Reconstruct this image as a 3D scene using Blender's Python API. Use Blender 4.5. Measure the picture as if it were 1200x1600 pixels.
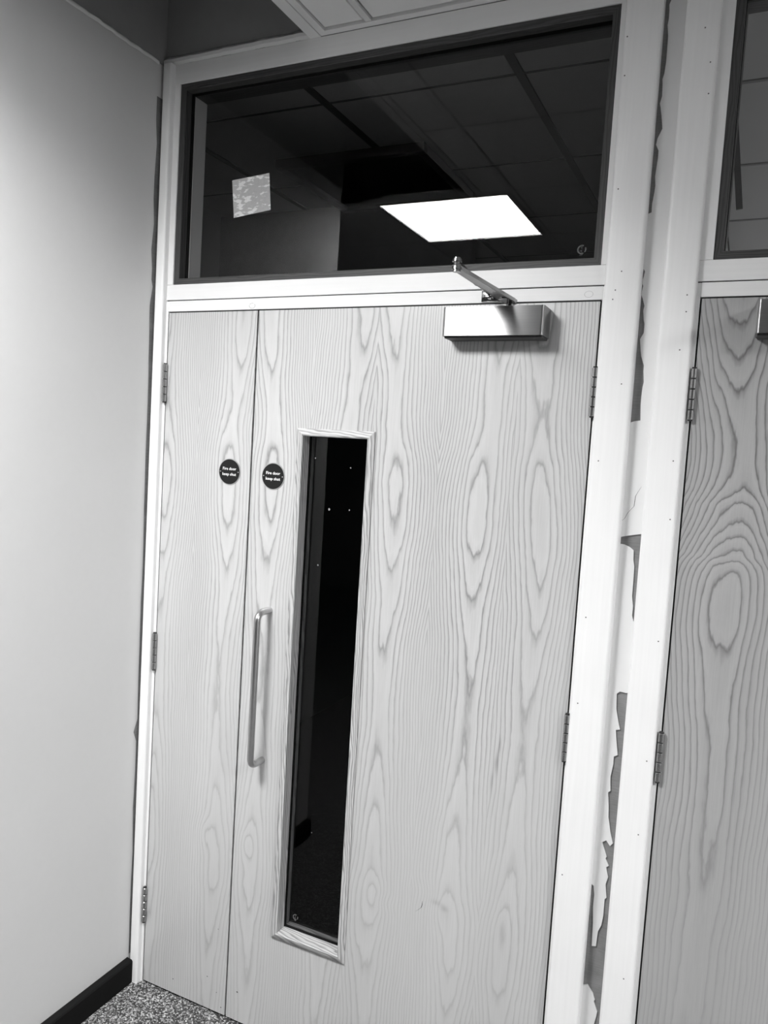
import bpy, bmesh, math, random
from mathutils import Vector, Matrix
from mathutils.geometry import tessellate_polygon
random.seed(7)
S = bpy.context.scene
for o in list(bpy.data.objects):
    bpy.data.objects.remove(o, do_unlink=True)
COL = S.collection

# ------------------------------------------------------------------ camera
CAM_LOC = Vector((1.5679, -1.7953, 1.6737))
CAM_ROT = (1.4948, -0.0607, 0.4428)
FPX = 1213.93
cam = bpy.data.cameras.new('camera')
cam.sensor_fit = 'AUTO'; cam.sensor_width = 36.0; cam.lens = FPX / 1600.0 * 36.0
cam.clip_start = 0.02; cam.clip_end = 60
camo = bpy.data.objects.new('camera', cam); COL.objects.link(camo)
camo.location = CAM_LOC; camo.rotation_euler = CAM_ROT
S.camera = camo

# ------------------------------------------------------------------ world, exposure
W = bpy.data.worlds.new('world'); S.world = W; W.use_nodes = True
W.node_tree.nodes['Background'].inputs[0].default_value = (0, 0, 0, 1)
W.node_tree.nodes['Background'].inputs[1].default_value = 0.0
vs = S.view_settings
vs.view_transform = 'Standard'; vs.look = 'None'; vs.gamma = 1.0; vs.exposure = 0.1
vs.use_curve_mapping = False
LED = 27.0           # glow of the lit diffusers
LAMP = 56.0          # watts thrown down by the lit hall panel
LAMP2 = 70.0        # watts of the panel further along the hall
LAMP_ROOM = 62.0     # watts of the panel in the room behind the right-hand transom
SPREAD = math.radians(150)   # prismatic diffusers throw little light sideways

# ------------------------------------------------------------------ dimensions (metres)
FLOOR = -0.006
CEIL = 2.735
WALLX = -0.05        # face of the left wall
DL, GAP, DR, D2 = 0.0, 0.3114, 1.2293, 1.4389      # door edges
DTOP = 2.04
YC = -0.018          # front face of the casings
YG = 0.030           # front face of the glass

# ------------------------------------------------------------------ mesh helpers
def obj(name, bm, mat=None, parent=None, smooth=False):
    me = bpy.data.meshes.new(name)
    bmesh.ops.recalc_face_normals(bm, faces=bm.faces[:])
    bm.to_mesh(me); bm.free()
    o = bpy.data.objects.new(name, me); COL.objects.link(o)
    if mat: me.materials.append(mat)
    if smooth:
        for p in me.polygons: p.use_smooth = True
        if hasattr(me, 'set_sharp_from_angle'): me.set_sharp_from_angle(angle=math.radians(38))
    if parent: o.parent = parent
    return o

def meta(o, label=None, cat=None, group=None, kind=None):
    if label: o['label'] = label
    if cat: o['category'] = cat
    if group: o['group'] = group
    if kind: o['kind'] = kind
    return o

def empty(name, loc=(0, 0, 0)):
    o = bpy.data.objects.new(name, None); COL.objects.link(o); o.location = loc
    o.empty_display_size = 0.05
    return o

def child(o, parent):
    """parent, keeping the world coordinates the mesh was made in"""
    o.parent = parent
    o.matrix_parent_inverse = Matrix.Translation(parent.location).inverted()
    return o

def box(bm, x0, x1, y0, y1, z0, z1, bev=0.0, seg=2):
    r = bmesh.ops.create_cube(bm, size=1.0)
    for v in r['verts']:
        v.co = Vector((x0 + (v.co.x + .5) * (x1 - x0), y0 + (v.co.y + .5) * (y1 - y0), z0 + (v.co.z + .5) * (z1 - z0)))
    if bev:
        es = list({e for v in r['verts'] for e in v.link_edges})
        bmesh.ops.bevel(bm, geom=es, offset=bev, segments=seg, profile=0.5, affect='EDGES')
    return bm

def boxobj(name, d, mat, parent=None, bev=0.0, seg=2):
    return obj(name, box(bmesh.new(), *d, bev=bev, seg=seg), mat, parent, smooth=bev > 0)

def prism(bm, pts, axis, a, b):
    """closed polygon pts extruded along an axis from a to b"""
    def P(p, t):
        if axis == 'z': return (p[0], p[1], t)
        if axis == 'x': return (t, p[0], p[1])
        return (p[0], t, p[1])
    v0 = [bm.verts.new(P(p, a)) for p in pts]; v1 = [bm.verts.new(P(p, b)) for p in pts]
    n = len(pts)
    bm.faces.new(v0); bm.faces.new(v1[::-1])
    for i in range(n):
        bm.faces.new((v0[i], v1[i], v1[(i + 1) % n], v0[(i + 1) % n]))
    return bm

def cyl(bm, c0, c1, r0, r1=None, seg=20, caps=True):
    c0 = Vector(c0); c1 = Vector(c1); d = (c1 - c0); L = d.length
    rot = d.to_track_quat('Z', 'Y').to_matrix().to_4x4()
    m = Matrix.Translation((c0 + c1) / 2) @ rot
    bmesh.ops.create_cone(bm, cap_ends=caps, segments=seg, radius1=r0, radius2=r0 if r1 is None else r1, depth=L, matrix=m)
    return bm

def tube(bm, path, r, seg=16):
    path = [Vector(p) for p in path]
    rings = []
    for i, p in enumerate(path):
        t = (path[min(i + 1, len(path) - 1)] - path[max(i - 1, 0)]).normalized()
        a = t.cross(Vector((1, 0, 0)))
        if a.length < 1e-3: a = t.cross(Vector((0, 1, 0)))
        a.normalize(); b = t.cross(a)
        rings.append([bm.verts.new(p + r * (math.cos(2 * math.pi * k / seg) * a + math.sin(2 * math.pi * k / seg) * b)) for k in range(seg)])
    for A, B in zip(rings, rings[1:]):
        for k in range(seg):
            bm.faces.new((A[k], A[(k + 1) % seg], B[(k + 1) % seg], B[k]))
    bm.faces.new(rings[0]); bm.faces.new(rings[-1][::-1])
    return bm

def mitred(names, rect, prof, mats, parent, smooth=False):
    """four mitred pieces round a rectangle; prof: closed list of (inset, y); mats: (vertical, horizontal)"""
    x0, x1, z0, z1 = rect
    def c(k, p):
        i, y = p
        return {0: (x0 + i, y, z0 + i), 1: (x1 - i, y, z0 + i), 2: (x1 - i, y, z1 - i), 3: (x0 + i, y, z1 - i)}[k]
    out = []
    for k, (a, b) in enumerate(((0, 1), (1, 2), (2, 3), (3, 0))):
        bm = bmesh.new()
        A = [bm.verts.new(c(a, p)) for p in prof]; B = [bm.verts.new(c(b, p)) for p in prof]
        n = len(prof)
        bm.faces.new(A); bm.faces.new(B[::-1])
        for i in range(n):
            bm.faces.new((A[i], B[i], B[(i + 1) % n], A[(i + 1) % n]))
        out.append(obj(names, bm, mats[k % 2 == 0], parent, smooth))
    return out

# pixel -> plane, used once to carry the outlines of torn paint onto the wall they lie on
_M = cam and camo.rotation_euler.to_matrix()
def at(u, v, axis, val):
    d = _M @ Vector(((u - 600) / FPX, (800 - v) / FPX, -1))
    return CAM_LOC + d * ((val - CAM_LOC[axis]) / d[axis])

# ------------------------------------------------------------------ material helpers
class NT:
    def __init__(s, name):
        s.m = bpy.data.materials.new(name); s.m.use_nodes = True
        s.t = s.m.node_tree; s.b = s.t.nodes['Principled BSDF']
        s.out = s.t.nodes['Material Output']
    def n(s, typ, ins=None, **kw):
        x = s.t.nodes.new(typ)
        for k, v in kw.items(): setattr(x, k, v)
        for k, v in (ins or {}).items(): s.set(x.inputs[k], v)
        return x
    def set(s, sock, v):
        if isinstance(v, bpy.types.NodeSocket): s.t.links.new(v, sock)
        else: sock.default_value = v
    def f(s, op, a, b=None, c=None, clamp=False):
        x = s.t.nodes.new('ShaderNodeMath'); x.operation = op; x.use_clamp = clamp
        for i, v in enumerate((a, b, c)):
            if v is not None: s.set(x.inputs[i], v)
        return x.outputs[0]
    def xyz(s):
        tc = s.n('ShaderNodeTexCoord'); sp = s.n('ShaderNodeSeparateXYZ', {0: tc.outputs['Object']})
        return sp.outputs[0], sp.outputs[1], sp.outputs[2]
    def vec(s, x, y, z): return s.n('ShaderNodeCombineXYZ', {0: x, 1: y, 2: z}).outputs[0]
    def noise(s, v, scale=1.0, detail=2.0, rough=0.5):
        return s.n('ShaderNodeTexNoise', {'Vector': v, 'Scale': scale, 'Detail': detail, 'Roughness': rough}).outputs['Fac']
    def mapr(s, v, a, b, c, d, smooth=False):
        x = s.n('ShaderNodeMapRange', {0: v, 1: a, 2: b, 3: c, 4: d}); x.clamp = True
        if smooth: x.interpolation_type = 'SMOOTHSTEP'
        return x.outputs[0]
    def ramp(s, v, stops, interp='LINEAR'):
        x = s.n('ShaderNodeValToRGB', {0: v}); r = x.color_ramp; r.interpolation = interp
        while len(r.elements) < len(stops): r.elements.new(0.5)
        for e, (p, g) in zip(r.elements, stops): e.position = p; e.color = (g, g, g, 1)
        return x.outputs[0]
    def mix(s, fac, a, b):
        x = s.n('ShaderNodeMix', data_type='FLOAT'); s.set(x.inputs[0], fac); s.set(x.inputs[2], a); s.set(x.inputs[3], b)
        return x.outputs[0]
    def grey(s, v): return s.n('ShaderNodeCombineColor', {0: v, 1: v, 2: v}).outputs[0]
    def base(s, v):
        if isinstance(v, (int, float)): s.b.inputs['Base Color'].default_value = (v, v, v, 1)
        else: s.set(s.b.inputs['Base Color'], s.grey(v))
    def bump(s, h, strength, dist=0.001):
        x = s.n('ShaderNodeBump', {'Strength': strength, 'Distance': dist, 'Height': h})
        s.set(s.b.inputs['Normal'], x.outputs[0])
    def par(s, rough=None, metal=None, spec=None):
        if rough is not None: s.set(s.b.inputs['Roughness'], rough)
        if metal is not None: s.set(s.b.inputs['Metallic'], metal)
        if spec is not None: s.set(s.b.inputs['Specular IOR Level'], spec)

def m_paint(name, v, rough=0.4, amp=0.03, scale=30.0, bump=0.05):
    k = NT(name); x, y, z = k.xyz(); p = k.vec(x, y, z)
    a = k.noise(p, scale, 4); b = k.noise(p, 3.0, 3)
    col = k.f('MULTIPLY_ADD', k.f('SUBTRACT', b, .5), amp * 2, v)
    col = k.f('MULTIPLY_ADD', k.f('SUBTRACT', a, .5), amp, col)
    k.base(col); k.par(rough, 0, .4); k.bump(a, bump)
    return k.m

def m_grainpaint(name, v, axis):
    """white gloss over timber: faint grain along the member"""
    k = NT(name); x, y, z = k.xyz()
    p = k.vec(k.f('MULTIPLY', x, 4.0), y, k.f('MULTIPLY', z, 130.0)) if axis == 'x' else k.vec(k.f('MULTIPLY', x, 130.0), y, k.f('MULTIPLY', z, 4.0))
    g = k.noise(p, 1.0, 3); b = k.noise(k.vec(x, y, z), 7.0, 3)
    col = k.f('MULTIPLY_ADD', k.f('SUBTRACT', g, .5), .07, v)
    col = k.f('MULTIPLY_ADD', k.f('SUBTRACT', b, .5), .05, col)
    k.base(col); k.par(.38, 0, .45); k.bump(g, .25, .0006)
    return k.m

def m_veneer(name, base, dark, off, w, uc, A, curve, gmax, top_shift=0.0, contrast=1.0, lo=.5, knots=(), stains=()):
    """crown-cut veneer leaves, book-matched: rings = A*(u-uc)^2 + g(z)"""
    k = NT(name); x, y, z = k.xyz()
    wob = k.noise(k.vec(k.f('MULTIPLY', x, 2.0), 3.1, k.f('MULTIPLY', z, 1.6)), 1.0, 2)
    leaf = k.f('FLOOR', k.f('DIVIDE', k.f('SUBTRACT', x, off), w))
    u = k.f('PINGPONG', k.f('SUBTRACT', x, off), w)
    sway = k.noise(k.vec(k.f('MULTIPLY', leaf, .23), 1.7, k.f('MULTIPLY', z, 2.2)), 1.0, 2)
    cz = k.mapr(z, 1.65, 2.05, uc, uc - top_shift, True)
    s = k.f('SUBTRACT', u, cz)
    s = k.f('MULTIPLY_ADD', k.f('SUBTRACT', sway, .5), .05, s)
    fc = k.n('ShaderNodeFloatCurve', {0: 1.0, 1: k.f('DIVIDE', z, 2.1)})
    c = fc.mapping.curves[0]
    pts = sorted((zz / 2.1, g / gmax) for zz, g in curve)
    while len(c.points) < len(pts): c.points.new(.5, .5)
    for q, (a, b) in zip(c.points, pts): q.location = (a, b)
    fc.mapping.update()
    g = k.f('MULTIPLY', fc.outputs[0], gmax)
    # flatten the parabola towards the leaf edges so the straight grain stays evenly spaced
    s2 = k.f('MULTIPLY', s, s)
    q = k.f('DIVIDE', k.f('MULTIPLY', s2, A), k.f('ADD', 1.0, k.f('MULTIPLY', k.f('ABSOLUTE', s), 5.5)))
    j1 = k.noise(k.vec(k.f('MULTIPLY', x, 18.0), 0.3, k.f('MULTIPLY', z, 2.6)), 1.0, 3)
    j2 = k.noise(k.vec(k.f('MULTIPLY', x, 110.0), 0.7, k.f('MULTIPLY', z, 26.0)), 1.0, 2)
    fsum = k.f('ADD', q, g)
    fsum = k.f('MULTIPLY_ADD', k.f('SUBTRACT', j1, .5), 1.7, fsum)
    fsum = k.f('MULTIPLY_ADD', k.f('SUBTRACT', j2, .5), .32, fsum)
    fsum = k.f('MULTIPLY_ADD', k.f('SUBTRACT', wob, .5), 2.6, fsum)
    def blob(kx, kz, rx, rz, amp):
        a = k.f('DIVIDE', k.f('SUBTRACT', x, kx), rx); b = k.f('DIVIDE', k.f('SUBTRACT', z, kz), rz)
        e = k.f('EXPONENT', k.f('MULTIPLY', k.f('ADD', k.f('MULTIPLY', a, a), k.f('MULTIPLY', b, b)), -1.0))
        return k.f('MULTIPLY', e, amp)
    for q_ in knots: fsum = k.f('ADD', fsum, blob(*q_))
    t = k.f('FRACT', k.f('ADD', fsum, 20.0))
    line = k.ramp(t, [(0, .30), (.05, .0), (.13, .42), (.30, .84), (.75, 1.0), (.94, .86), (1.0, .30)])
    pore = k.noise(k.vec(k.f('MULTIPLY', x, 420.0), 0.2, k.f('MULTIPLY', z, 9.0)), 1.0, 3)
    cm = k.mapr(k.noise(k.vec(k.f('MULTIPLY', x, 5.0), 0.9, k.f('MULTIPLY', z, 1.3)), 1.0, 2), .3, .7, .55 * contrast, 1.0 * contrast)
    cm = k.f('MULTIPLY', cm, k.mapr(z, .5, 1.7, lo, 1.0, True))      # bolder figure in the upper part of the leaves
    ink = k.f('MULTIPLY', k.f('SUBTRACT', 1.0, line), cm)
    ink = k.f('ADD', ink, k.f('MULTIPLY', k.f('SUBTRACT', pore, .5), .28))
    for q_ in stains: ink = k.f('ADD', ink, blob(*q_))
    tone = k.noise(k.vec(k.f('MULTIPLY', x, 9.0), 0.4, k.f('MULTIPLY', z, .7)), 1.0, 2)
    bb = k.f('MULTIPLY_ADD', k.f('SUBTRACT', tone, .5), .10, base)
    col = k.mix(ink, bb, dark)
    k.t.nodes[-1].clamp_factor = False
    k.base(col); k.par(.42, 0, .7); k.bump(ink, -.12, .0006)
    k.b.inputs['Coat Weight'].default_value = .8; k.b.inputs['Coat Roughness'].default_value = .36; k.b.inputs['Coat IOR'].default_value = 1.55
    return k.m

def m_stripewood(name, base, dark, axis, scale=170.0, rough=.45, slant=0.0):
    k = NT(name); x, y, z = k.xyz()
    a, b = (x, z) if axis == 'x' else (z, x)      # a runs along the grain
    d = k.noise(k.vec(k.f('MULTIPLY', a, 5.0), k.f('MULTIPLY', y, 20.0), k.f('MULTIPLY', b, 25.0)), 1.0, 3)
    v = k.f('ADD', k.f('MULTIPLY', k.f('ADD', b, k.f('MULTIPLY', y, .8)), scale), k.f('MULTIPLY', d, 5.0))
    v = k.f('ADD', v, k.f('MULTIPLY', a, slant))
    t = k.f('FRACT', v)
    line = k.ramp(t, [(0, .1), (.2, .4), (.5, 1), (.85, .9), (1, .1)])
    n = k.noise(k.vec(k.f('MULTIPLY', a, 12.0), k.f('MULTIPLY', y, 300.0), k.f('MULTIPLY', b, 300.0)), 1.0, 3)
    col = k.mix(line, dark, base)
    col = k.f('MULTIPLY_ADD', k.f('SUBTRACT', n, .5), base * .35, col)
    k.base(col); k.par(rough, 0, .4); k.bump(n, .2, .0005)
    return k.m

def m_plain(name, v, rough=.5, metal=0.0, spec=.4):
    k = NT(name); x, y, z = k.xyz()
    n = k.noise(k.vec(x, y, z), 60.0, 3)
    k.base(k.f('MULTIPLY_ADD', k.f('SUBTRACT', n, .5), v * .2, v)); k.par(rough, metal, spec)
    return k.m

def m_brushed(name, v, rough, aniso):
    k = NT(name); x, y, z = k.xyz()
    n = k.noise(k.vec(k.f('MULTIPLY', x, 8.0), k.f('MULTIPLY', y, 900.0), k.f('MULTIPLY', z, 900.0)), 1.0, 3)
    k.base(k.f('MULTIPLY_ADD', k.f('SUBTRACT', n, .5), .12, v))
    k.par(k.f('MULTIPLY_ADD', n, .08, rough), 1.0)
    k.b.inputs['Anisotropic'].default_value = aniso
    tg = k.n('ShaderNodeTangent', direction_type='UV_MAP')
    k.set(k.b.inputs['Tangent'], tg.outputs[0])
    return k.m

def m_glass(name, tint=.86, gain=1.0):
    """clear pane: mirror reflection by Fresnel at the outer faces, straight-through otherwise"""
    k = NT(name); k.t.nodes.remove(k.b)
    fr = k.n('ShaderNodeFresnel', {'IOR': 1.5}); ge = k.n('ShaderNodeNewGeometry')
    fac = k.f('MULTIPLY', k.f('MULTIPLY', fr.outputs[0], gain), k.f('SUBTRACT', 1.0, ge.outputs['Backfacing']), clamp=True)
    gl = k.n('ShaderNodeBsdfGlossy', {'Roughness': .0, 'Color': (1, 1, 1, 1)})
    tr = k.n('ShaderNodeBsdfTransparent', {0: (tint, tint, tint, 1)})
    mx = k.n('ShaderNodeMixShader', {0: fac, 1: tr.outputs[0], 2: gl.outputs[0]})
    k.set(k.out.inputs[0], mx.outputs[0])
    return k.m

def m_emit(name, L):
    k = NT(name); k.base(.8)
    k.b.inputs['Emission Color'].default_value = (1, 1, 1, 1); k.b.inputs['Emission Strength'].default_value = L
    return k.m

def m_carpet(name):
    k = NT(name); x, y, z = k.xyz(); p = k.vec(x, y, z)
    vo = k.n('ShaderNodeTexVoronoi', {'Vector': p, 'Scale': 260.0})
    r = k.n('ShaderNodeSeparateColor', {0: vo.outputs['Color']}).outputs[0]
    n = k.noise(p, 420.0, 3)
    v = k.f('ADD', k.f('MULTIPLY', r, .75), k.f('MULTIPLY', n, .35))
    col = k.ramp(v, [(.0, .02), (.45, .06), (.62, .16), (.8, .36), (1, .70)])
    sx = k.n('ShaderNodeSeparateColor', {0: col}).outputs[0]
    k.base(sx); k.par(.95, 0, .1); k.bump(n, .9, .004)
    return k.m

def m_plaster(name, v):
    k = NT(name); x, y, z = k.xyz()
    s = k.noise(k.vec(k.f('MULTIPLY', x, 30.0), y, k.f('MULTIPLY', z, 420.0)), 1.0, 3)
    b = k.noise(k.vec(x, y, z), 22.0, 4)
    col = k.f('MULTIPLY_ADD', k.f('SUBTRACT', s, .5), .10, v)
    col = k.f('MULTIPLY_ADD', k.f('SUBTRACT', b, .5), .16, col)
    k.base(col); k.par(.9, 0, .1); k.bump(s, .4, .0008)
    return k.m

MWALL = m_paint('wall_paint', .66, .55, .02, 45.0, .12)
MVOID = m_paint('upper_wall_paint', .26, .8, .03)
MWHITE = m_paint('white_gloss', .80, .35, .02, 60.0, .04)
MWHITE_X = m_grainpaint('white_timber_across', .80, 'x')
MWHITE_Z = m_grainpaint('white_timber_upright', .80, 'z')
MTILE = m_paint('ceiling_tile_white', .80, .9, .03, 90.0, .1)
MLOUVRE = m_paint('light_frame_grey', .5, .5, .02)
MBAR = m_paint('ceiling_bar_white', .74, .5, .02)
MBLACK = m_plain('black_skirting', .007, .8, 0.0, .12)
MGAP = m_plain('seal_and_gap_shade', .004, .8)  # glazing seals, cracks and joints; also the shade coloured into the door gaps
MCARPET = m_carpet('flecked_carpet')
MPLASTER = m_plaster('bare_plaster', .23)
MFILLER = m_plaster('torn_filler', .20)
MHINGE = m_plain('hinge_steel', .42, .24, 1.0)
MPIN = m_plain('hinge_pin', .04, .8, 0.0, .1)
MCHROME = m_plain('polished_steel', .30, .16, 1.0)
MSTEEL = m_brushed('brushed_steel', .40, .30, .9)
MHANDLE = m_plain('handle_steel', .50, .30, 1.0)
MSIGN = m_plain('sign_dark', .012, .5, 0.0, .2)
MRIM = m_plain('sign_rim', .42, .35, .6)
MTEXT = m_plain('sign_white', .9, .5)
MGLASS = m_glass('clear_glass')
MFIREGLASS = m_glass('coated_fire_glass', .7, .5)
MDARK_X = m_stripewood('dark_bead_across', .060, .028, 'x', 140.0, .5)
MDARK_Z = m_stripewood('dark_bead_upright', .060, .028, 'z', 140.0, .5)
MBEAD_X = m_stripewood('ash_bead_across', .54, .20, 'x', 120.0, .45, 14.0)
MBEAD_Z = m_stripewood('ash_bead_upright', .54, .20, 'z', 120.0, .45, 7.0)
MVEN = m_veneer('ash_veneer', .53, .18, .3095, .186, .072, 1250.0,
                [(0, 3.0), (.2, 2.2), (.35, 1.1), (.45, .5), (.6, 1.3), (.8, 2.4), (1.0, 3.0), (1.2, 2.6), (1.4, 1.5), (1.55, .8), (1.65, 1.2), (1.75, 1.9), (1.85, 1.6), (1.95, .8), (2.1, .0)], 6.0, .024, lo=.5,
                knots=[(.769, .508, .030, .055, -1.5), (.950, .534, .028, .06, -1.6), (1.110, .540, .024, .08, -1.3), (.203, .528, .030, .05, -1.4), (.357, .534, .026, .05, -1.5), (.905, .56, .05, .03, 1.0), (.80, .50, .03, .02, .8)],
                stains=[(1.0745, .985, .0032, .022, .45), (1.0690, .940, .0042, .026, .55), (1.0600, .890, .0032, .024, .4), (.962, .536, .010, .008, .35), (.940, .545, .014, .007, .25)])
MVEN2 = m_veneer('ash_veneer_bold', .36, .11, 1.345, .42, .205, 1000.0,
                 [(0, 3), (.3, 2.4), (.6, 2.2), (.9, 2.0), (1.1, 1.6), (1.25, 1.2), (1.42, .3), (1.5, 2.2), (1.6, 5.0), (1.75, 7.4), (1.9, 6.4), (2.1, 3.0)], 9.0, 0.03, 1.15, lo=.35)

# ================================================================== SETTING
# ---- floor
meta(boxobj('floor', (-3.6, 5.0, -6.6, .045, FLOOR - .1, FLOOR), MCARPET), 'dark grey flecked carpet floor in front of the doors', 'floor', kind='structure')

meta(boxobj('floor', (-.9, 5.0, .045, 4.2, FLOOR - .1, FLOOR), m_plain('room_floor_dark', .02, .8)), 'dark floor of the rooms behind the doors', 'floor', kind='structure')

# ---- left wall: plaster below the ceiling line, dull wall above it
wl = boxobj('wall_left', (WALLX - .14, WALLX, -1.0, .12, FLOOR, CEIL), MWALL)
meta(wl, 'plain painted plaster wall beside the narrow door leaf', 'wall', kind='structure')
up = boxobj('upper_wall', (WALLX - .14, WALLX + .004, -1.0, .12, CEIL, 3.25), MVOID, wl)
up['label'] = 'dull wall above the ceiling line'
bm = bmesh.new()                                          # uneven plaster lip along the ceiling line
N = 60; prof = [(0, -.007), (.0035, -.004), (.0045, 0), (.003, .003), (0, .005)]
rows = []
for i in range(N + 1):
    y = -1.0 + (1.0 - .03) * i / N
    dz = random.uniform(-.0015, .0015); sc = random.uniform(.75, 1.1)
    rows.append([bm.verts.new((WALLX + .003 + p * sc, y, CEIL + q + dz)) for p, q in prof])
for a, b in zip(rows, rows[1:]):
    for j in range(len(prof) - 1): bm.faces.new((a[j], b[j], b[j + 1], a[j + 1]))
obj('plaster_lip', bm, MWALL, wl, True)
# torn filler down the joint between wall and casing
tl = [(245.5, 150), (244, 187), (245, 225), (241.5, 275), (240, 310), (240.5, 350), (236.5, 390), (237.5, 420), (236.7, 437), (238.5, 448), (235, 470), (234, 478), (233.5, 495), (233.3, 520), (232.3, 559), (232, 590), (231, 627), (229, 677), (227.5, 710), (226.7, 742), (225.8, 770), (225, 795), (224.2, 847), (222.4, 900), (220, 941), (218.3, 1000), (216, 1065), (214.8, 1123), (208.6, 1144), (212.7, 1158), (210.8, 1210), (207.7, 1263), (207.2, 1330), (204.5, 1380), (202.4, 1437), (201, 1490)]
bm = bmesh.new(); prev = None
for i, (u, v) in enumerate(tl):
    p = at(u, v, 0, WALLX + .0006)
    a = bm.verts.new((WALLX + .0006, p.y, p.z)); b = bm.verts.new((WALLX + .0006, -.004, p.z))
    if prev: bm.faces.new((prev[0], a, b, prev[1]))
    prev = (a, b)
obj('torn_filler', bm, MFILLER, wl)

# ---- skirting
bm = bmesh.new()
prism(bm, [(WALLX, FLOOR), (WALLX + .022, FLOOR), (WALLX + .022, .062), (WALLX + .019, .0665), (WALLX, .069)], 'y', -1.0, YC - .0005)
meta(obj('baseboard_left', bm, MBLACK), 'black skirting board along the plain left wall', 'skirting board', kind='structure')

# ---- walls round about
def wall(name, d, mat, label):
    return meta(boxobj(name, d, mat), label, 'wall', kind='structure')
wall('wall_center', (1.2425, 1.4245, .014, .16, FLOOR, CEIL), MPLASTER, 'narrow pier of bare grey plaster between the two door frames')
wall('wall_right', (2.43, 5.0, .004, .16, FLOOR, CEIL), MWALL, 'painted wall past the right-hand door')
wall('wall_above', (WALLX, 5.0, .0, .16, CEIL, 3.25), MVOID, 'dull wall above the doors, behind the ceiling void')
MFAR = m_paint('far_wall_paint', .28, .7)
wall('wall_back', (-3.6, 5.0, -6.6, -6.5, FLOOR, 3.25), MFAR, 'far wall at the end of the hall')
wall('wall_side', (5.0, 5.1, -6.6, 4.2, FLOOR, 3.25), MWALL, 'side wall at the far right of the hall')
wall('wall_far_left', (-3.7, -3.6, -6.6, .1, FLOOR, 3.25), MFAR, 'side wall beyond the end of the plain wall')
wall('wall_recess', (-3.6, WALLX - .14, .0, .12, FLOOR, 3.25), MFAR, 'wall behind the plain wall')
# rooms behind the doors
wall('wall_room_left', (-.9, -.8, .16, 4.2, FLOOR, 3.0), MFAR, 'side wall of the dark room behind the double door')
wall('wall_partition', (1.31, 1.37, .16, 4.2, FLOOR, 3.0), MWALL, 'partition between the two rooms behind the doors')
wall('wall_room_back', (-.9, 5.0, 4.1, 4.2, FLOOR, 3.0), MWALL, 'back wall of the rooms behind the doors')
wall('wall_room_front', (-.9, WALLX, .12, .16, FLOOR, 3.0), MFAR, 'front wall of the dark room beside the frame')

# ---- paint left on the pier between the casings, with its torn edges
YP = .0105
L1 = [(1049, 0), (1046, 7), (1046, 17), (1045, 30), (1043, 39), (1044, 56), (1042.5, 75), (1041, 95), (1038, 115), (1035, 124), (1035.3, 131), (1034.6, 150), (1031, 162), (1032, 167), (1033.5, 180), (1035, 201), (1031, 209), (1027.5, 216), (1025, 226), (1029, 235), (1028, 247), (1025.6, 262), (1023.5, 276), (1024, 290), (1022.5, 300), (1019, 318), (1018, 332), (1009, 335.5)]
L2 = [(1000, 414), (1003.5, 416), (1007.7, 424), (1005.8, 433), (1002.7, 440), (1005, 447), (1002.7, 456), (1001, 458), (1004, 466), (1007, 478), (1005, 485), (1005.8, 500), (1007, 506), (1005.8, 520), (1000, 530), (1000.3, 535), (1001, 548), (1002, 557), (1006, 571), (1005.3, 580), (1005.8, 597), (1003.7, 606), (1002, 620), (1001, 633), (1000.7, 657), (992, 658), (979, 662)]
def P2(l, y=YP): return [(q.x, q.z) for q in (at(u, v, 1, y) for u, v in l)]
XL, XR = 1.300, 1.372
def skin(name, pts):
    bm = bmesh.new()
    fr = [bm.verts.new((x, YP, z)) for x, z in pts]; bk = [bm.verts.new((x, .0145, z)) for x, z in pts]
    for t in tessellate_polygon([[Vector((x, z, 0)) for x, z in pts]]):
        try: bm.faces.new([fr[i] for i in t])
        except ValueError: pass
    n = len(pts)
    for i in range(n): bm.faces.new((fr[i], fr[(i + 1) % n], bk[(i + 1) % n], bk[i]))
    return obj(name, bm, MWHITE, bpy.data.objects['wall_center'])
l1, l2 = P2(L1), P2(L2)
tear = P2([(962, 840.5), (975, 838), (985, 836.5), (1002, 834.5)])
top = [(1.330, CEIL), (1.327, 2.72), (1.3285, 2.70), (1.3262, 2.685)]
skin('paint_skin', [(XR, CEIL)] + top + l1 + [(XL, l1[-1][1]), (XL, l2[0][1])] + l2 + [(XL, l2[-1][1]), (XL, tear[0][1])] + tear + [(XR, tear[-1][1])])
r1 = P2([(963, 843), (967.5, 849.5), (976, 851), (984, 855), (990, 860), (990, 865), (989.5, 875), (991, 885), (990, 900), (988.7, 917), (987.5, 932), (989, 947), (987.5, 962), (989.5, 971), (994, 975)])
r2 = P2([(985, 1082), (978, 1083), (968.7, 1080.6), (963.5, 1084), (963, 1109), (966, 1127), (968.7, 1140), (962, 1140.6), (963, 1157), (965, 1180), (959, 1182), (958, 1195), (953.7, 1214), (953.7, 1236), (950, 1238), (951, 1259), (950.7, 1277), (953.7, 1300), (957.5, 1318), (953, 1322), (947, 1313), (941, 1316), (948, 1339), (946, 1341), (951, 1353), (947, 1355), (950, 1371), (946, 1382), (947.5, 1403), (944.5, 1405), (942.5, 1431), (939.5, 1446), (934, 1455.6), (932.5, 1467), (931, 1478.5), (924.5, 1478), (926.4, 1442), (926.7, 1416), (928.6, 1397.5), (927.5, 1384), (920, 1378), (905, 1378)])
skin('paint_skin', [(XL, r1[0][1])] + r1 + [(XR, r1[-1][1]), (XR, r2[0][1])] + r2 + [(XL, r2[-1][1])])
r3 = P2([(895, 1540), (909, 1540), (918, 1538.6), (926.7, 1553), (929.4, 1562.5), (927.5, 1564), (933, 1581), (931, 1590), (928, 1600), (922, 1640)])
skin('paint_skin', [(XL, r3[0][1])] + r3 + [(XL + .012, .02), (XL, .02)])
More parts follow.
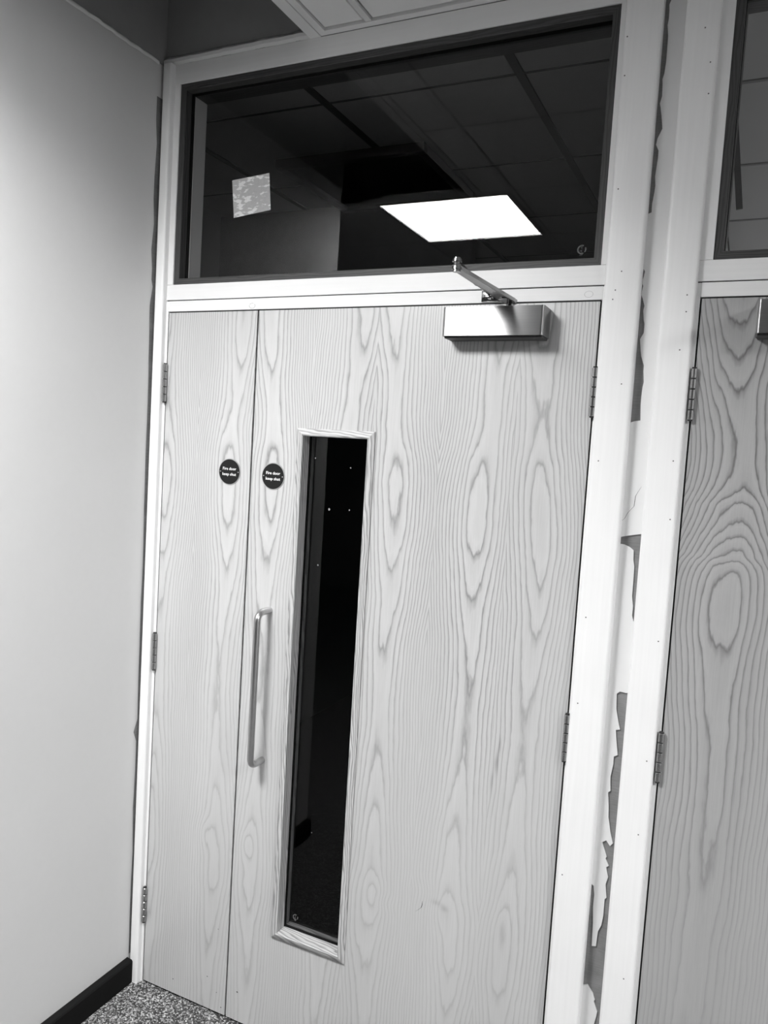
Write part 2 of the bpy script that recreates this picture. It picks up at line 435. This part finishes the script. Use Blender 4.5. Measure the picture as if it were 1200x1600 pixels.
# hairline cracks
def crack(pts, w, parent):
    q = P2(pts, YP - .0004); bm = bmesh.new(); prev = None
    for i, (x, z) in enumerate(q):
        ww = w * (1 if 0 < i < len(q) - 1 else .3)
        a = bm.verts.new((x - ww, YP - .0004, z - ww * .4)); b = bm.verts.new((x + ww, YP - .0004, z + ww * .4))
        if prev: bm.faces.new((prev[0], a, b, prev[1]))
        prev = (a, b)
    return obj('crack', bm, MGAP, parent)
PIER = bpy.data.objects['wall_center']
crack([(1002.5, 760), (993, 775), (990.7, 791), (981, 801), (976, 810), (967, 817.5), (965, 837)], .0005, PIER)

# ---- casings (proud boards with rounded edges)
def casing(name, x0, x1, label, r=.007):
    pts = [(x0, .02)]
    for k in range(6):
        a = math.pi * .5 * k / 5
        pts.append((x0 + r - r * math.cos(a), YC + r - r * math.sin(a)))
    for k in range(6):
        a = math.pi * .5 * k / 5
        pts.append((x1 - r + r * math.sin(a), YC + r - r * math.cos(a)))
    pts.append((x1, .02))
    o = obj(name, prism(bmesh.new(), pts, 'z', FLOOR, CEIL - .001), MWHITE_Z, smooth=True)
    return meta(o, label, 'door casing', kind='structure')
casing('trim_1', WALLX + .0075, -.0105, 'slim white casing strip between the plain wall and the narrow door leaf')
c2 = casing('trim_2', 1.2365, 1.3135, 'broad white casing along the hinge side of the wide door leaf')
c3 = casing('trim_3', 1.3595, 1.4285, 'broad white casing along the hinge side of the right-hand door')
casing('trim_4', 2.368, 2.44, 'white casing on the far side of the right-hand door')
# nail holes in the casings
nb = bmesh.new(); cyl(nb, (0, .0006, 0), (0, -.0004, 0), .0016, seg=8)
nail0 = None
for x, z, p in [(1.2436, 2.597, c2), (1.2446, 2.516, c2), (1.2505, 2.277, c2), (1.2555, 1.685, c2), (1.2916, 1.856, c2), (1.262, 2.06, c2), (1.258, 2.04, c2), (1.272, 2.10, c2), (1.256, 1.33, c2), (1.2535, 1.13, c2), (1.25, .72, c2),
                (1.4001, 2.589, c3), (1.416, 2.518, c3), (1.4177, 2.455, c3), (1.4058, 1.93, c3), (1.4127, 1.694, c3), (1.4168, 1.568, c3), (1.411, 2.045, c3), (1.412, 2.01, c3), (1.415, 1.30, c3), (1.413, 1.03, c3), (1.409, .86, c3), (1.405, .52, c3)]:
    if nail0 is None:
        n = nail0 = obj('nail_hole', nb, m_plain('nail_dark', .14, .7))
    else:
        n = nail0.copy(); COL.objects.link(n)
    n.location = (x, YC, z); n.parent = p

# ---- painted timber frame of the double door and of the right-hand door
def frame(name, xl, xr, wx0, wx1, dl, dr, label):
    f = empty(name); meta(f, label, 'door frame', kind='structure')
    Y0, Y1 = 0.0, .11
    g = .0028
    for a, b in ((xl, dl - g), (dr + g, xr)):
        boxobj('jamb', (a, b, Y0, Y1, FLOOR, 2.0735), MWHITE_Z, f, .0008, 1)
    for a, b, s in ((dl - g, dl + .010, 0), (dr - .010, dr + g, 1)):
        boxobj('door_stop', (a, b, .047, Y1, FLOOR, DTOP + .004), MWHITE_Z, f)
    boxobj('door_head', (dl - g, dr + g, Y0, Y1, DTOP + .0035, 2.0738), MWHITE_X, f, .0008, 1)
    boxobj('door_stop', (dl + .010, dr - .010, .047, Y1, DTOP - .012, DTOP + .0035), MWHITE_X, f)
    boxobj('transom_rail', (xl, xr, Y0 - .0006, Y1, 2.0762, 2.1201), MWHITE_X, f, .0008, 1)
    for a, b in ((xl, wx0), (wx1, xr)):
        boxobj('transom_stile', (a, b, Y0, Y1, 2.1205, 2.681), MWHITE_Z, f, .0008, 1)
    boxobj('frame_head', (xl, xr, Y0, Y1, 2.6805, CEIL - .001), MWHITE_X, f, .0008, 1)
    for a, b in ((dl - g, dl + .0009), (dr - .0009, dr + g)): boxobj('gap_shade', (a, b, .003, .0465, FLOOR + .004, DTOP), MGAP, f)  # black strips added to colour the shade into the gaps round the door
    boxobj('gap_shade', (dl, dr, .003, .0465, DTOP + .0003, DTOP + .0034), MGAP, f)
    boxobj('joint_line', (xl + .001, xr - .001, .004, .10, 2.0735, 2.0765), MGAP, f)
    return f
f1 = frame('trim_5', -.024, 1.2425, .0093, 1.2229, DL, DR, 'white painted timber frame round the double door and its transom')
f2 = frame('trim_6', 1.4245, 2.376, 1.4546, 2.345, D2, 2.36, 'white painted timber frame round the right-hand door and its transom')
# plugged screw holes on the head of the frame
for x, z in ((.2899, 2.0535), (1.2015, 2.0565)):
    bm = bmesh.new()
    for k in range(28):
        a = 2 * math.pi * k / 28; b = 2 * math.pi * (k + 1) / 28
        if x > 1 or k not in (3, 4, 12):
            q = [bm.verts.new((x + r * math.cos(t) * (1.15), -.0003, z + r * math.sin(t) * .85)) for r, t in ((.0078, a), (.0078, b), (.0086, b), (.0086, a))]
            bm.faces.new(q)
    obj('plug_outline', bm, m_plain('plug_grey', .22 if x < 1 else .5, .7), f1)
# plaster fillet over the head where the ceiling is open
bm = bmesh.new(); rows = []
for i in range(31):
    x = WALLX + .004 + (.434 - WALLX - .004) * i / 30
    d = random.uniform(-.0012, .0012)
    rows.append([bm.verts.new((x, .003, CEIL - .001)), bm.verts.new((x, -.010, CEIL + .004 + d)), bm.verts.new((x, -.012, CEIL + .012 + d)), bm.verts.new((x, -.004, CEIL + .022 + d)), bm.verts.new((x, .004, CEIL + .024))])
for a, b in zip(rows, rows[1:]):
    for j in range(4): bm.faces.new((a[j], b[j], b[j + 1], a[j + 1]))
meta(obj('trim_7', bm, MWALL, None, True), 'lumpy plaster fillet along the top of the frame under the open ceiling', 'plaster fillet', kind='structure')

# ---- transom windows
def transom(name, x0, x1, label):
    w = empty(name); meta(w, label, 'window', kind='structure')
    z0, z1 = 2.1203, 2.6803
    prof = [(0, .004), (.0165, .004), (.018, .0055), (.018, YG), (0, YG)]
    mitred('glazing_bead', (x0, x1, z0, z1), prof, (MDARK_Z, MDARK_X), w)
    back = [(0, YG + .014), (.020, YG + .014), (.020, .095), (0, .095)]
    rb = mitred('rear_bead', (x0, x1, z0, z1), back, (MDARK_Z, MDARK_X), w)
    if x0 < 1: rb[3].data.materials[0] = MWHITE_Z          # the rear bead by the hinge side is painted
    seal = [(0, YG + .0062), (.0185, YG + .0062), (.0185, YG + .0138), (0, YG + .0138)]
    mitred('seal', (x0, x1, z0, z1), seal, (MGAP, MGAP), w)
    boxobj('pane', (x0 + .001, x1 - .001, YG + .0003, YG + .006, z0 + .001, z1 - .001), MGLASS, w)
    return w
w1 = transom('window_1', .0093, 1.2229, 'dark glazed transom window over the double door, reflecting a ceiling light')
w2 = transom('window_2', 1.4546, 2.345, 'greyish transom window over the right-hand door')

def stamp(x, z, r, y, parent, mat):
    """small etched kite mark on the glass"""
    bm = bmesh.new(); n = 28
    for k in range(n):
        if k in (2, 3, 4, 23, 24): continue
        a = 2 * math.pi * k / n; b = 2 * math.pi * (k + 1) / n
        bm.faces.new([bm.verts.new((x + q * math.cos(t), y, z + q * math.sin(t))) for q, t in ((r * .72, a), (r * .72, b), (r, b), (r, a))])
    for dx, z0, z1, w in ((.0, .15, .95, .06), (-.02, -.6, -.1, .07), (-.3, -.45, -.1, .06), (-.1, -1.25, -1.1, .3)):
        bm.faces.new([bm.verts.new((x + (dx + s * w) * r, y, z + t * r)) for s, t in ((-1, z0), (1, z0), (1, z1), (-1, z1))])
    return obj('glass_stamp', bm, mat, parent)
MSTAMP = m_plain('stamp_grey', .13, .7)
stamp(1.1713, 2.1643, .0105, YG - .0001, w1, MSTAMP)

# ---- doors
def leaf(name, x0, x1, z0, z1, hole, mat, label, cat='door'):
    bm = bmesh.new()
    xs = [x0, x1] if not hole else [x0, hole[0], hole[1], x1]
    zs = [z0, z1] if not hole else [z0, hole[2], hole[3], z1]
    Y = (0.0, .044)
    V = {}
    def v(x, y, z):
        key = (x, y, z)
        if key not in V: V[key] = bm.verts.new(key)
        return V[key]
    for y in Y:
        for i in range(len(xs) - 1):
            for j in range(len(zs) - 1):
                if hole and i == 1 and j == 1: continue
                bm.faces.new((v(xs[i], y, zs[j]), v(xs[i + 1], y, zs[j]), v(xs[i + 1], y, zs[j + 1]), v(xs[i], y, zs[j + 1])))
    def loop(rx, rz):
        for i in range(len(rx) - 1):
            for z in (rz[0], rz[-1]): bm.faces.new((v(rx[i], Y[0], z), v(rx[i + 1], Y[0], z), v(rx[i + 1], Y[1], z), v(rx[i], Y[1], z)))
        for j in range(len(rz) - 1):
            for x in (rx[0], rx[-1]): bm.faces.new((v(x, Y[0], rz[j]), v(x, Y[0], rz[j + 1]), v(x, Y[1], rz[j + 1]), v(x, Y[1], rz[j])))
    loop(xs, zs)
    if hole: loop(xs[1:3], zs[1:3])
    return meta(obj(name, bm, mat), label, cat, kind='structure')
VP = (.4578, .6901, .2958, 1.7258)            # outer edge of the vision panel beads
d1 = leaf('door_1', DL + .001, GAP - .0028, .002, DTOP, None, MVEN, 'narrow pale ash veneer door leaf beside the plain wall')
d2 = leaf('door_2', GAP + .0028, DR - .001, .002, DTOP, (VP[0] + .012, VP[1] - .012, VP[2] + .012, VP[3] - .012), MVEN, 'wide pale ash veneer door leaf with a tall slim vision panel')
d3 = leaf('door_3', D2 + .001, 2.359, .002, DTOP, None, MVEN2, 'boldly grained ash veneer door to the right of the plaster pier')
boxobj('meeting_strip', (GAP - .0060, GAP + .012, .0445, .052, .004, DTOP - .012), MGAP, d1)
# vision panel
vb = [(.012, .010), (.000, .0), (.000, -.004), (.003, -.0065), (.016, -.0085), (.0195, -.0065), (.0195, YG), (.012, YG)]
mitred('glazing_bead', VP, vb, (MBEAD_Z, MBEAD_X), d2, True)
mitred('seal', VP, [(.012, YG + .0062), (.022, YG + .0062), (.022, YG + .0085), (.012, YG + .0085)], (MGAP, MGAP), d2)
mitred('rear_bead', VP, [(.012, YG + .009), (.0215, YG + .009), (.0215, .055), (.012, .055)], (MBEAD_Z, MBEAD_X), d2)
boxobj('pane', (VP[0] + .0125, VP[1] - .0125, YG + .0003, YG + .006, VP[2] + .0125, VP[3] - .0125), MFIREGLASS, d2)
stamp(.514, .3535, .0085, YG - .0001, d2, MSTAMP)
# flecks of paint on the vision glass
fl = m_plain('fleck', .30, .7)
for u, v, r in ((493, 716, 1.5), (514.5, 796, 2.2), (548, 731, 1.3), (497, 883, 1.6), (487, 1301, 1.0), (546, 797, 1.2)):
    p = at(u, v, 1, YG); bm = bmesh.new(); rr = r * .0013
    bm.faces.new([bm.verts.new((p.x + rr * c * random.uniform(.6, 1.2), YG - .0001, p.z + rr * 1.5 * s * random.uniform(.6, 1.2))) for c, s in ((1, 0), (.5, .8), (-.5, .9), (-1, .1), (-.4, -.8), (.6, -.7))])
    obj('paint_fleck', bm, fl, d2)

# small knocks and a split in the veneer near the foot of the leaves
MSCUFF = m_plain('scuff_dark', .06, .8)
for u, v, r, dr_ in ((270.5, 1529.5, 1.5, d1), (324, 1525.5, 1.6, d1), (338, 1550.5, 1.3, d1), (345, 1574, 1.6, d1), (370.5, 1550, 2.0, d2), (341, 1452, 1.2, d1)):
    p = at(u, v, 1, 0); bm = bmesh.new(); rr = r * .0013
    bm.faces.new([bm.verts.new((p.x + rr * c * random.uniform(.6, 1.3), -.00025, p.z + rr * s_ * random.uniform(.6, 1.3))) for c, s_ in ((1, 0), (.5, .8), (-.5, .9), (-1, .1), (-.4, -.8), (.6, -.7))])
    obj('scuff_mark', bm, MSCUFF, dr_)
bm = bmesh.new(); prev = None
for u, v, w_ in ((660, 1408, .2), (659.5, 1414, .8), (658, 1418, .9), (654, 1421, .7), (649, 1424, .2)):
    p = at(u, v, 1, 0); w_ *= .0011
    a = bm.verts.new((p.x - w_, -.00025, p.z - w_ * .5)); b = bm.verts.new((p.x + w_, -.00025, p.z + w_ * .5))
    if prev: bm.faces.new((prev[0], a, b, prev[1]))
    prev = (a, b)
obj('veneer_split', bm, MSCUFF, d2)

# hinges: five knuckles on a pin, a slip of leaf either side
def hinge(x, z0, z1, parent):
    h = empty('hinge', (x, 0, z0)); h.parent = parent
    n = 5; L = (z1 - z0) / n; R = .0068
    for k in range(n):
        bm = bmesh.new(); cyl(bm, (0, -.0062, k * L + .0009), (0, -.0062, (k + 1) * L - .0009), R, seg=18)
        bmesh.ops.bevel(bm, geom=[e for e in bm.edges if len(e.link_faces) == 2 and any(len(f.verts) > 4 for f in e.link_faces)], offset=.0008, segments=1, affect='EDGES')
        obj('knuckle', bm, MHINGE, h, True)
    bm = bmesh.new(); cyl(bm, (0, -.0062, -.0022), (0, -.0062, z1 - z0 + .0022), R * .72, seg=14)
    obj('pin', bm, MPIN, h, True)
    obj('hinge_leaf', box(bmesh.new(), -.0022, .0016, -.003, .03, .001, z1 - z0 - .001), MHINGE, h)
    return h
HZ = ((1.783, 1.893), (.985, 1.096), (.193, .303))
for z0, z1 in HZ:
    hinge(-.0010, z0, z1, d1); hinge(DR + .0010, z0, z1, d2); hinge(D2 - .0012, z0, z1, d3)

# pull handle
hx, zt, zb, py = .3955, 1.2215, .7945, -.058
path = [(hx, 0, zt), (hx, py + .024, zt)]
for k in range(1, 8):
    a = math.pi / 2 * k / 7; path.append((hx, py + .024 - .024 * math.sin(a), zt - .024 + .024 * math.cos(a)))
for k in range(0, 8):
    a = math.pi / 2 * k / 7; path.append((hx, py + .024 - .024 * math.cos(a), zb + .024 - .024 * math.sin(a)))
path += [(hx, 0, zb)]
hd = obj('door_handle', tube(bmesh.new(), path, .0095, 20), MHANDLE, d2, True)
hd['label'] = 'brushed steel bar pull handle'

# ---- right-hand pier's cover at the ceiling, ceiling grid of the hall
ce = empty('ceiling', (0, 0, 0)); meta(ce, 'suspended ceiling of pale tiles over the doors with an open bay by the wall', 'ceiling', kind='structure')
TX = [(.622 + .617 * k, 1.222 + .617 * k) for k in range(7)]
TY = [(-.573, -.022), (-1.190, -.590), (-1.807, -1.207)] + [(-2.424 - .617 * k, -1.824 - .617 * k) for k in range(7)]
tile_mesh = {}
def tile(x0, x1, y0, y1, parent, z=CEIL + .004, mat=None):
    key = (round(x1 - x0, 3), round(y1 - y0, 3), mat)
    if key not in tile_mesh:
        o = obj('ceiling_tile', box(bmesh.new(), 0, x1 - x0, 0, y1 - y0, 0, .014, bev=.003, seg=1), mat or MTILE); tile_mesh[key] = o.data
    else:
        o = bpy.data.objects.new('ceiling_tile', tile_mesh[key]); COL.objects.link(o)
    o.location = (x0, y0, z); o.parent = parent
    return o
for j, (y0, y1) in enumerate(TY):
    tile(.4885, .6005, y0, y1 - .003, ce) if j < 2 else None
    for q, (x0, x1) in enumerate(TX):
        if (q, j) != (4, 2): tile(x0 + .003, min(x1, 5.0), y0, y1 - .003, ce)
    if j >= 2:
        for x0, x1 in ((0.005 - .617 * k, .605 - .617 * k) for k in range(6)):
            if j == 2 and x0 > 0: continue
            if x1 > -3.6: tile(max(x0, -3.6), x1, y0, y1, ce)
def bar(d, name='ceiling_bar'): return boxobj(name, d, MBAR, ce)
bar((.434, .4655, -1.19, -.0005, CEIL - .002, CEIL + .03), 'edge_trim')
bar((.4665, .4865, -1.19, -.0005, CEIL, CEIL + .03), 'edge_trim')
bar((.4865, 5.0, -.020, -.0005, CEIL, CEIL + .012), 'wall_angle')
bar((.605, .6205, -6.5, -.021, CEIL + .001, CEIL + .02))
for x0, x1 in TX: bar((x1 + .001, x1 + .016, -6.5, -.021, CEIL + .001, CEIL + .02))
for k, (y0, y1) in enumerate(TY):
    bar((.4875 if k < 1 else (-.05 if k == 1 else -3.6), 5.0, y0 - .016, y0 - .001, CEIL + .0015, CEIL + .02))
meta(boxobj('ceiling', (-3.6, 5.0, -6.6, .0, 3.25, 3.3), MVOID), 'structural slab hidden above the suspended ceiling', 'ceiling', kind='structure')

RECESS = .002
def panel_light(loc, sx, sy, L, P, label, name='ceiling_light'):
    t = empty(name, loc); meta(t, label, 'ceiling light')
    fw = .012
    bm = bmesh.new()
    h = RECESS + .02
    box(bm, 0, sx, 0, fw, -.003, h); box(bm, 0, sx, sy - fw, sy, -.003, h); box(bm, 0, fw, fw, sy - fw, -.003, h); box(bm, sx - fw, sx, fw, sy - fw, -.003, h)
    obj('light_frame', bm, MLOUVRE, t)
    obj('diffuser', box(bmesh.new(), fw, sx - fw, fw, sy - fw, RECESS, RECESS + .004), m_emit('diffuser_lit', L), t)
    obj('light_housing', box(bmesh.new(), .02, sx - .02, .02, sy - .02, RECESS + .005, RECESS + .04), MBAR, t)
    la = bpy.data.lights.new('panel_lamp', 'AREA'); la.shape = 'RECTANGLE'; la.size = sx - 2 * fw; la.size_y = sy - 2 * fw; la.energy = P; la.spread = SPREAD
    lo = bpy.data.objects.new('panel_lamp', la); COL.objects.link(lo); lo.parent = t; lo.location = (sx / 2, sy / 2, RECESS - .001)
    return t
panel_light((.004, -1.807, CEIL), .592, .600, LED, LAMP, 'square flat ceiling light panel, lit, in the hall ceiling mirrored in the transom')
panel_light((3.093, -1.807, CEIL), .592, .600, LED, LAMP2, 'square flat ceiling light panel further along the hall ceiling')

# ---- ceilings of the rooms behind, seen dimly through the transoms
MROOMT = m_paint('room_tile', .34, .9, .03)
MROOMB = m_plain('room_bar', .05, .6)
c1 = empty('ceiling', (0, 0, 0)); meta(c1, 'dim tiled ceiling of the dark room behind the transom', 'ceiling', kind='structure')
GX = [-.95, -.335, .28, .895, 1.31]; GY = [.165, .352, .98, 1.6, 2.22, 2.84, 3.46, 4.1]
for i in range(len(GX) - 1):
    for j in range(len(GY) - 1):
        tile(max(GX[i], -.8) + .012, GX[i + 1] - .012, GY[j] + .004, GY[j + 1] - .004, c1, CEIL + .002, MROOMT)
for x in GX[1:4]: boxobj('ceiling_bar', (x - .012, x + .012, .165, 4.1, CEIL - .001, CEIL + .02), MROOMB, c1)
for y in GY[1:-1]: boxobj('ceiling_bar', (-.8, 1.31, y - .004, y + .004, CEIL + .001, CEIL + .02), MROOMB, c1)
meta(boxobj('ceiling', (-.9, 5.0, .16, 4.2, 2.95, 3.0), MVOID), 'slab above the rooms behind the doors', 'ceiling', kind='structure')
c22 = empty('ceiling', (0, 0, 0)); meta(c22, 'grey tiled ceiling of the room behind the right-hand transom', 'ceiling', kind='structure')
HX = [1.37, 2.03, 2.645, 3.26, 3.875, 4.49, 5.0]; HY = [.165, .585, 1.21, 1.85, 2.47, 3.09, 4.1]
MROOMT2 = m_paint('room_tile_grey', .6, .9, .03)
MBAR2 = m_plain('room_bar_grey', .30, .6)
for i in range(len(HX) - 1):
    for j in range(len(HY) - 1):
        if i == 2 and j == 4: continue
        tile(HX[i] + .006, HX[i + 1] - .006, HY[j] + .006, HY[j + 1] - .006, c22, CEIL + .004, MROOMT2)
for x in HX[1:-1]: boxobj('ceiling_bar', (x - .007, x + .007, .165, 4.1, CEIL, CEIL + .02), MBAR2, c22)
for y in HY[1:-1]: boxobj('ceiling_bar', (1.37, 5.0, y - .007, y + .007, CEIL + .001, CEIL + .02), MBAR2, c22)
panel_light((2.652, 2.477, CEIL), .60, .606, LED * .5, LAMP_ROOM, 'square ceiling light panel in the room behind the right-hand transom')

wall('wall_added_screen', (-.8, .46, 1.25, 1.31, 2.1, CEIL), m_paint('added_screen_dark', .05, .8), 'added dark screen hiding the dim ceiling further in behind the transom')  # added screen, keeps the view through the left of the transom dark
# dark recessed unit in the ceiling behind the transom
t = empty('ceiling_unit', (-.13, .69, CEIL)); meta(t, 'dark square unit under the dim ceiling behind the transom', 'ceiling unit')
MUNIT = m_plain('unit_dark', .03, .6)
for d in ((0, .60, 0, .035, -.035, -.002), (0, .60, .515, .55, -.035, -.002), (0, .035, .035, .515, -.035, -.002), (.565, .60, .035, .515, -.035, -.002)):
    obj('unit_rim', box(bmesh.new(), *d, bev=.004), MUNIT, t, True)
obj('unit_plate', box(bmesh.new(), .035, .565, .035, .515, -.022, -.002), MUNIT, t)

# narrow strip hanging behind the right-hand transom
bm = bmesh.new(); box(bm, 0, .0135, -.003, .003, 0, .33)
st = obj('hanging_strip', bm, m_plain('strip_grey', .10, .5)); st.location = (1.4852, .112, 2.254); st.rotation_euler = (0, math.radians(-7.5), 0)
meta(st, 'narrow dark strip hanging at a slant behind the right-hand transom glass', 'strip')

# ================================================================== THINGS
# ---- torn paper sticker on the transom glass
k = NT('sticker_paper'); x, y, z = k.xyz()
fl1 = k.noise(k.vec(k.f('MULTIPLY', x, 45.0), 0.0, k.f('MULTIPLY', z, 120.0)), 1.0, 3)
bn = k.noise(k.vec(k.f('MULTIPLY', x, 18.0), 4.0, k.f('MULTIPLY', z, 30.0)), 1.0, 2)
msk = k.mapr(k.f('ADD', k.f('MULTIPLY', fl1, .7), k.f('MULTIPLY', bn, .45)), .60, .64, 0, 1)
fine = k.noise(k.vec(x, y, z), 160.0, 3)
k.base(k.f('ADD', k.mix(msk, .50, .84), k.f('MULTIPLY', k.f('SUBTRACT', fine, .5), .12))); k.par(.8, 0, .2)
q = [at(u, v, 1, YG) for u, v in ((363, 282), (421, 270.5), (423, 328), (365.5, 340.5))]
c0 = sum((Vector((p.x, 0, p.z)) for p in q), Vector()) / 4
bm = bmesh.new()
prism(bm, [(p.x - c0.x, p.z - c0.z) for p in q], 'y', -.0006, 0)
o = obj('paper_sticker', bm, k.m); o.location = (c0.x, YG, c0.z)
meta(o, 'small tilted pale paper sticker, half scraped off the transom glass', 'sticker')

# ---- fire door signs
def text_mesh(body, size, bold):
    cu = bpy.data.curves.new('t', 'FONT'); cu.body = body; cu.size = size; cu.align_x = 'CENTER'; cu.align_y = 'CENTER'
    cu.offset = bold; cu.extrude = .00015; cu.resolution_u = 3
    to = bpy.data.objects.new('t', cu); COL.objects.link(to)
    bpy.context.view_layer.update()
    me = bpy.data.meshes.new_from_object(to.evaluated_get(bpy.context.evaluated_depsgraph_get()))
    bpy.data.objects.remove(to)
    return me
def sign(x, z, tilt, label):
    t = empty('door_sign', (x, 0, z)); meta(t, label, 'sign', 'fire door signs')
    t.rotation_euler = (0, tilt, 0)
    R = .0375
    bm = bmesh.new(); cyl(bm, (0, 0, 0), (0, -.0016, 0), R, R - .0006, seg=56); obj('disc_rim', bm, MRIM, t, True)
    bm = bmesh.new(); cyl(bm, (0, -.0012, 0), (0, -.0020, 0), R - .0026, seg=56); face = obj('disc_face', bm, MSIGN, t)
    for body, dz in (('Fire door', .0082), ('keep shut', -.0072)):
        me = text_mesh(body, .0112, .00010); me.name = 'lettering'; me.materials.clear(); me.materials.append(MTEXT)
        o = bpy.data.objects.new('lettering', me); COL.objects.link(o); o.parent = face
        o.location = (0, -.0023, dz); o.rotation_euler = (math.pi / 2, 0, 0)
        w = max(v.co.x for v in me.vertices) - min(v.co.x for v in me.vertices)
        o.scale = (.0455 / w * (1 if body[0] == 'F' else 1.02), 1.0, 1)
        o['label'] = 'white lettering reading ' + body
    for s in (-1, 1):
        bm = bmesh.new(); cyl(bm, (s * .0305, -.0019, 0), (s * .0305, -.0025, 0), .0017, seg=10); obj('screw', bm, MRIM, t)
sign(.2400, 1.5945, .0, 'round dark fire door sign with white lettering on the narrow door leaf')
sign(.3862, 1.5915, .0, 'round dark fire door sign with white lettering on the wide leaf above the pull handle')

# ---- door closers
def bar3(bm, p0, p1, w0, w1, th, n=10, rounded=True):
    """flat bar of rounded plan between two points, lying in the horizontal plane"""
    p0 = Vector(p0); p1 = Vector(p1); d = p1 - p0; h = Vector((d.x, d.y, 0)).normalized(); s = Vector((-h.y, h.x, 0))
    pts = []
    for k in range(n + 1):
        a = math.pi / 2 + math.pi * k / n
        pts.append(p0 + h * (math.cos(a) * w0 / 2) + s * (math.sin(a) * w0 / 2))
    for k in range(n + 1):
        a = -math.pi / 2 + math.pi * k / n
        pts.append(p1 + h * (math.cos(a) * w1 / 2) + s * (math.sin(a) * w1 / 2))
    lo = [bm.verts.new(p - Vector((0, 0, th / 2))) for p in pts]; hi = [bm.verts.new(p + Vector((0, 0, th / 2))) for p in pts]
    bm.faces.new(lo); bm.faces.new(hi[::-1])
    for i in range(len(pts)): bm.faces.new((lo[i], lo[(i + 1) % len(pts)], hi[(i + 1) % len(pts)], hi[i]))
    return bm
def closer(x0, x1, label, flip=False):
    t = empty('door_closer', ((x0 + x1) / 2, 0, 1.957)); meta(t, label, 'door closer', 'door closers')
    z0, z1, yb, r = 1.9575, 2.0240, -.060, .007
    pts = [(x0, 0)]
    for k in range(7):
        a = math.pi / 2 * k / 6; pts.append((x0 + r - r * math.cos(a), yb + r - r * math.sin(a)))
    for k in range(7):
        a = math.pi / 2 * k / 6; pts.append((x1 - r + r * math.sin(a), yb + r - r * math.cos(a)))
    pts.append((x1, 0))
    bm = prism(bmesh.new(), pts, 'z', z0, z1)
    uv = bm.loops.layers.uv.new('UVMap')
    for f in bm.faces:
        for l in f.loops: l[uv].uv = (l.vert.co.z, l.vert.co.x + l.vert.co.y)
    o = child(obj('cover', bm, MSTEEL, None, True), t); o['label'] = 'brushed steel box cover'
    child(boxobj('base_plate', (x0 + .004, x1 - .004, -.050, -.0003, z0 - .004, z0 - .0002), m_plain('closer_under', .06, .5)), t)
    sx = -1 if flip else 1
    xs = x0 + (.155 if not flip else x1 - x0 - .155)
    sp = Vector((xs, -.032, z1)); el = Vector((xs - sx * .048, -.268, 2.066)); ft = Vector((xs - sx * .058, -.006, 2.060))
    bm = cyl(bmesh.new(), sp, sp + Vector((0, 0, .011)), .0105, .0095, 24); child(obj('spindle', bm, MCHROME, None, True), t)
    # main arm: crank up from the spindle, then out to the elbow
    a0 = sp + Vector((0, 0, .014)); a1 = a0 + (el - a0) * .30; a2 = el + Vector((0, 0, -.005))
    bm = bar3(bmesh.new(), a0, a0 + (el - a0) * .12, .030, .030, .008)
    bar3(bm, a0 + (el - a0) * .05, a2, .032, .018, .008)
    child(obj('main_arm', bm, MCHROME, None, False), t)
    f0 = el + Vector((0, 0, .004)); bm = bar3(bmesh.new(), f0, f0 + (ft - f0) * .62, .015, .017, .006)
    cyl(bm, f0 + (ft - f0) * .5, ft + Vector((0, -.012, .002)), .0052, seg=16)
    child(obj('fore_arm', bm, MCHROME, None, False), t)
    bm = bmesh.new()
    for dz, rr, hh in ((-.013, .0085, .006), (-.0085, .0105, .006), (.0005, .0088, .0025), (.0075, .0105, .005), (.0115, .0085, .004)):
        cyl(bm, el + Vector((0, 0, dz)), el + Vector((0, 0, dz + hh)), rr, rr * .93, 24)
    child(obj('elbow_joint', bm, MCHROME, None, True), t)
    # foot on the frame
    bm = box(bmesh.new(), ft.x - .024, ft.x + .024, -.004, -.0003, 2.0455, 2.0715, bev=.0015)
    box(bm, ft.x - .010, ft.x + .010, -.022, -.003, 2.052, 2.056, bev=.001); box(bm, ft.x - .010, ft.x + .010, -.022, -.003, 2.066, 2.070, bev=.001)
    fo = child(obj('frame_bracket', bm, MCHROME, None, True), t)
    for s in (-1, 1):
        bm = cyl(bmesh.new(), (ft.x + s * .018, -.003, 2.058), (ft.x + s * .018, -.0068, 2.058), .0042, .003, 14)
        obj('bracket_screw', bm, MCHROME, fo, True).matrix_parent_inverse = Matrix()
    bm = cyl(bmesh.new(), (ft.x, -.014, 2.049), (ft.x, -.014, 2.074), .0045, seg=16); obj('bracket_pin', bm, MCHROME, fo, True)
    return t
closer(.8765, 1.1185, 'brushed steel door closer with jointed arm on top of the wide door leaf')
closer(1.549, 1.791, 'brushed steel door closer on the boldly grained right-hand door', True)

bpy.context.view_layer.update()
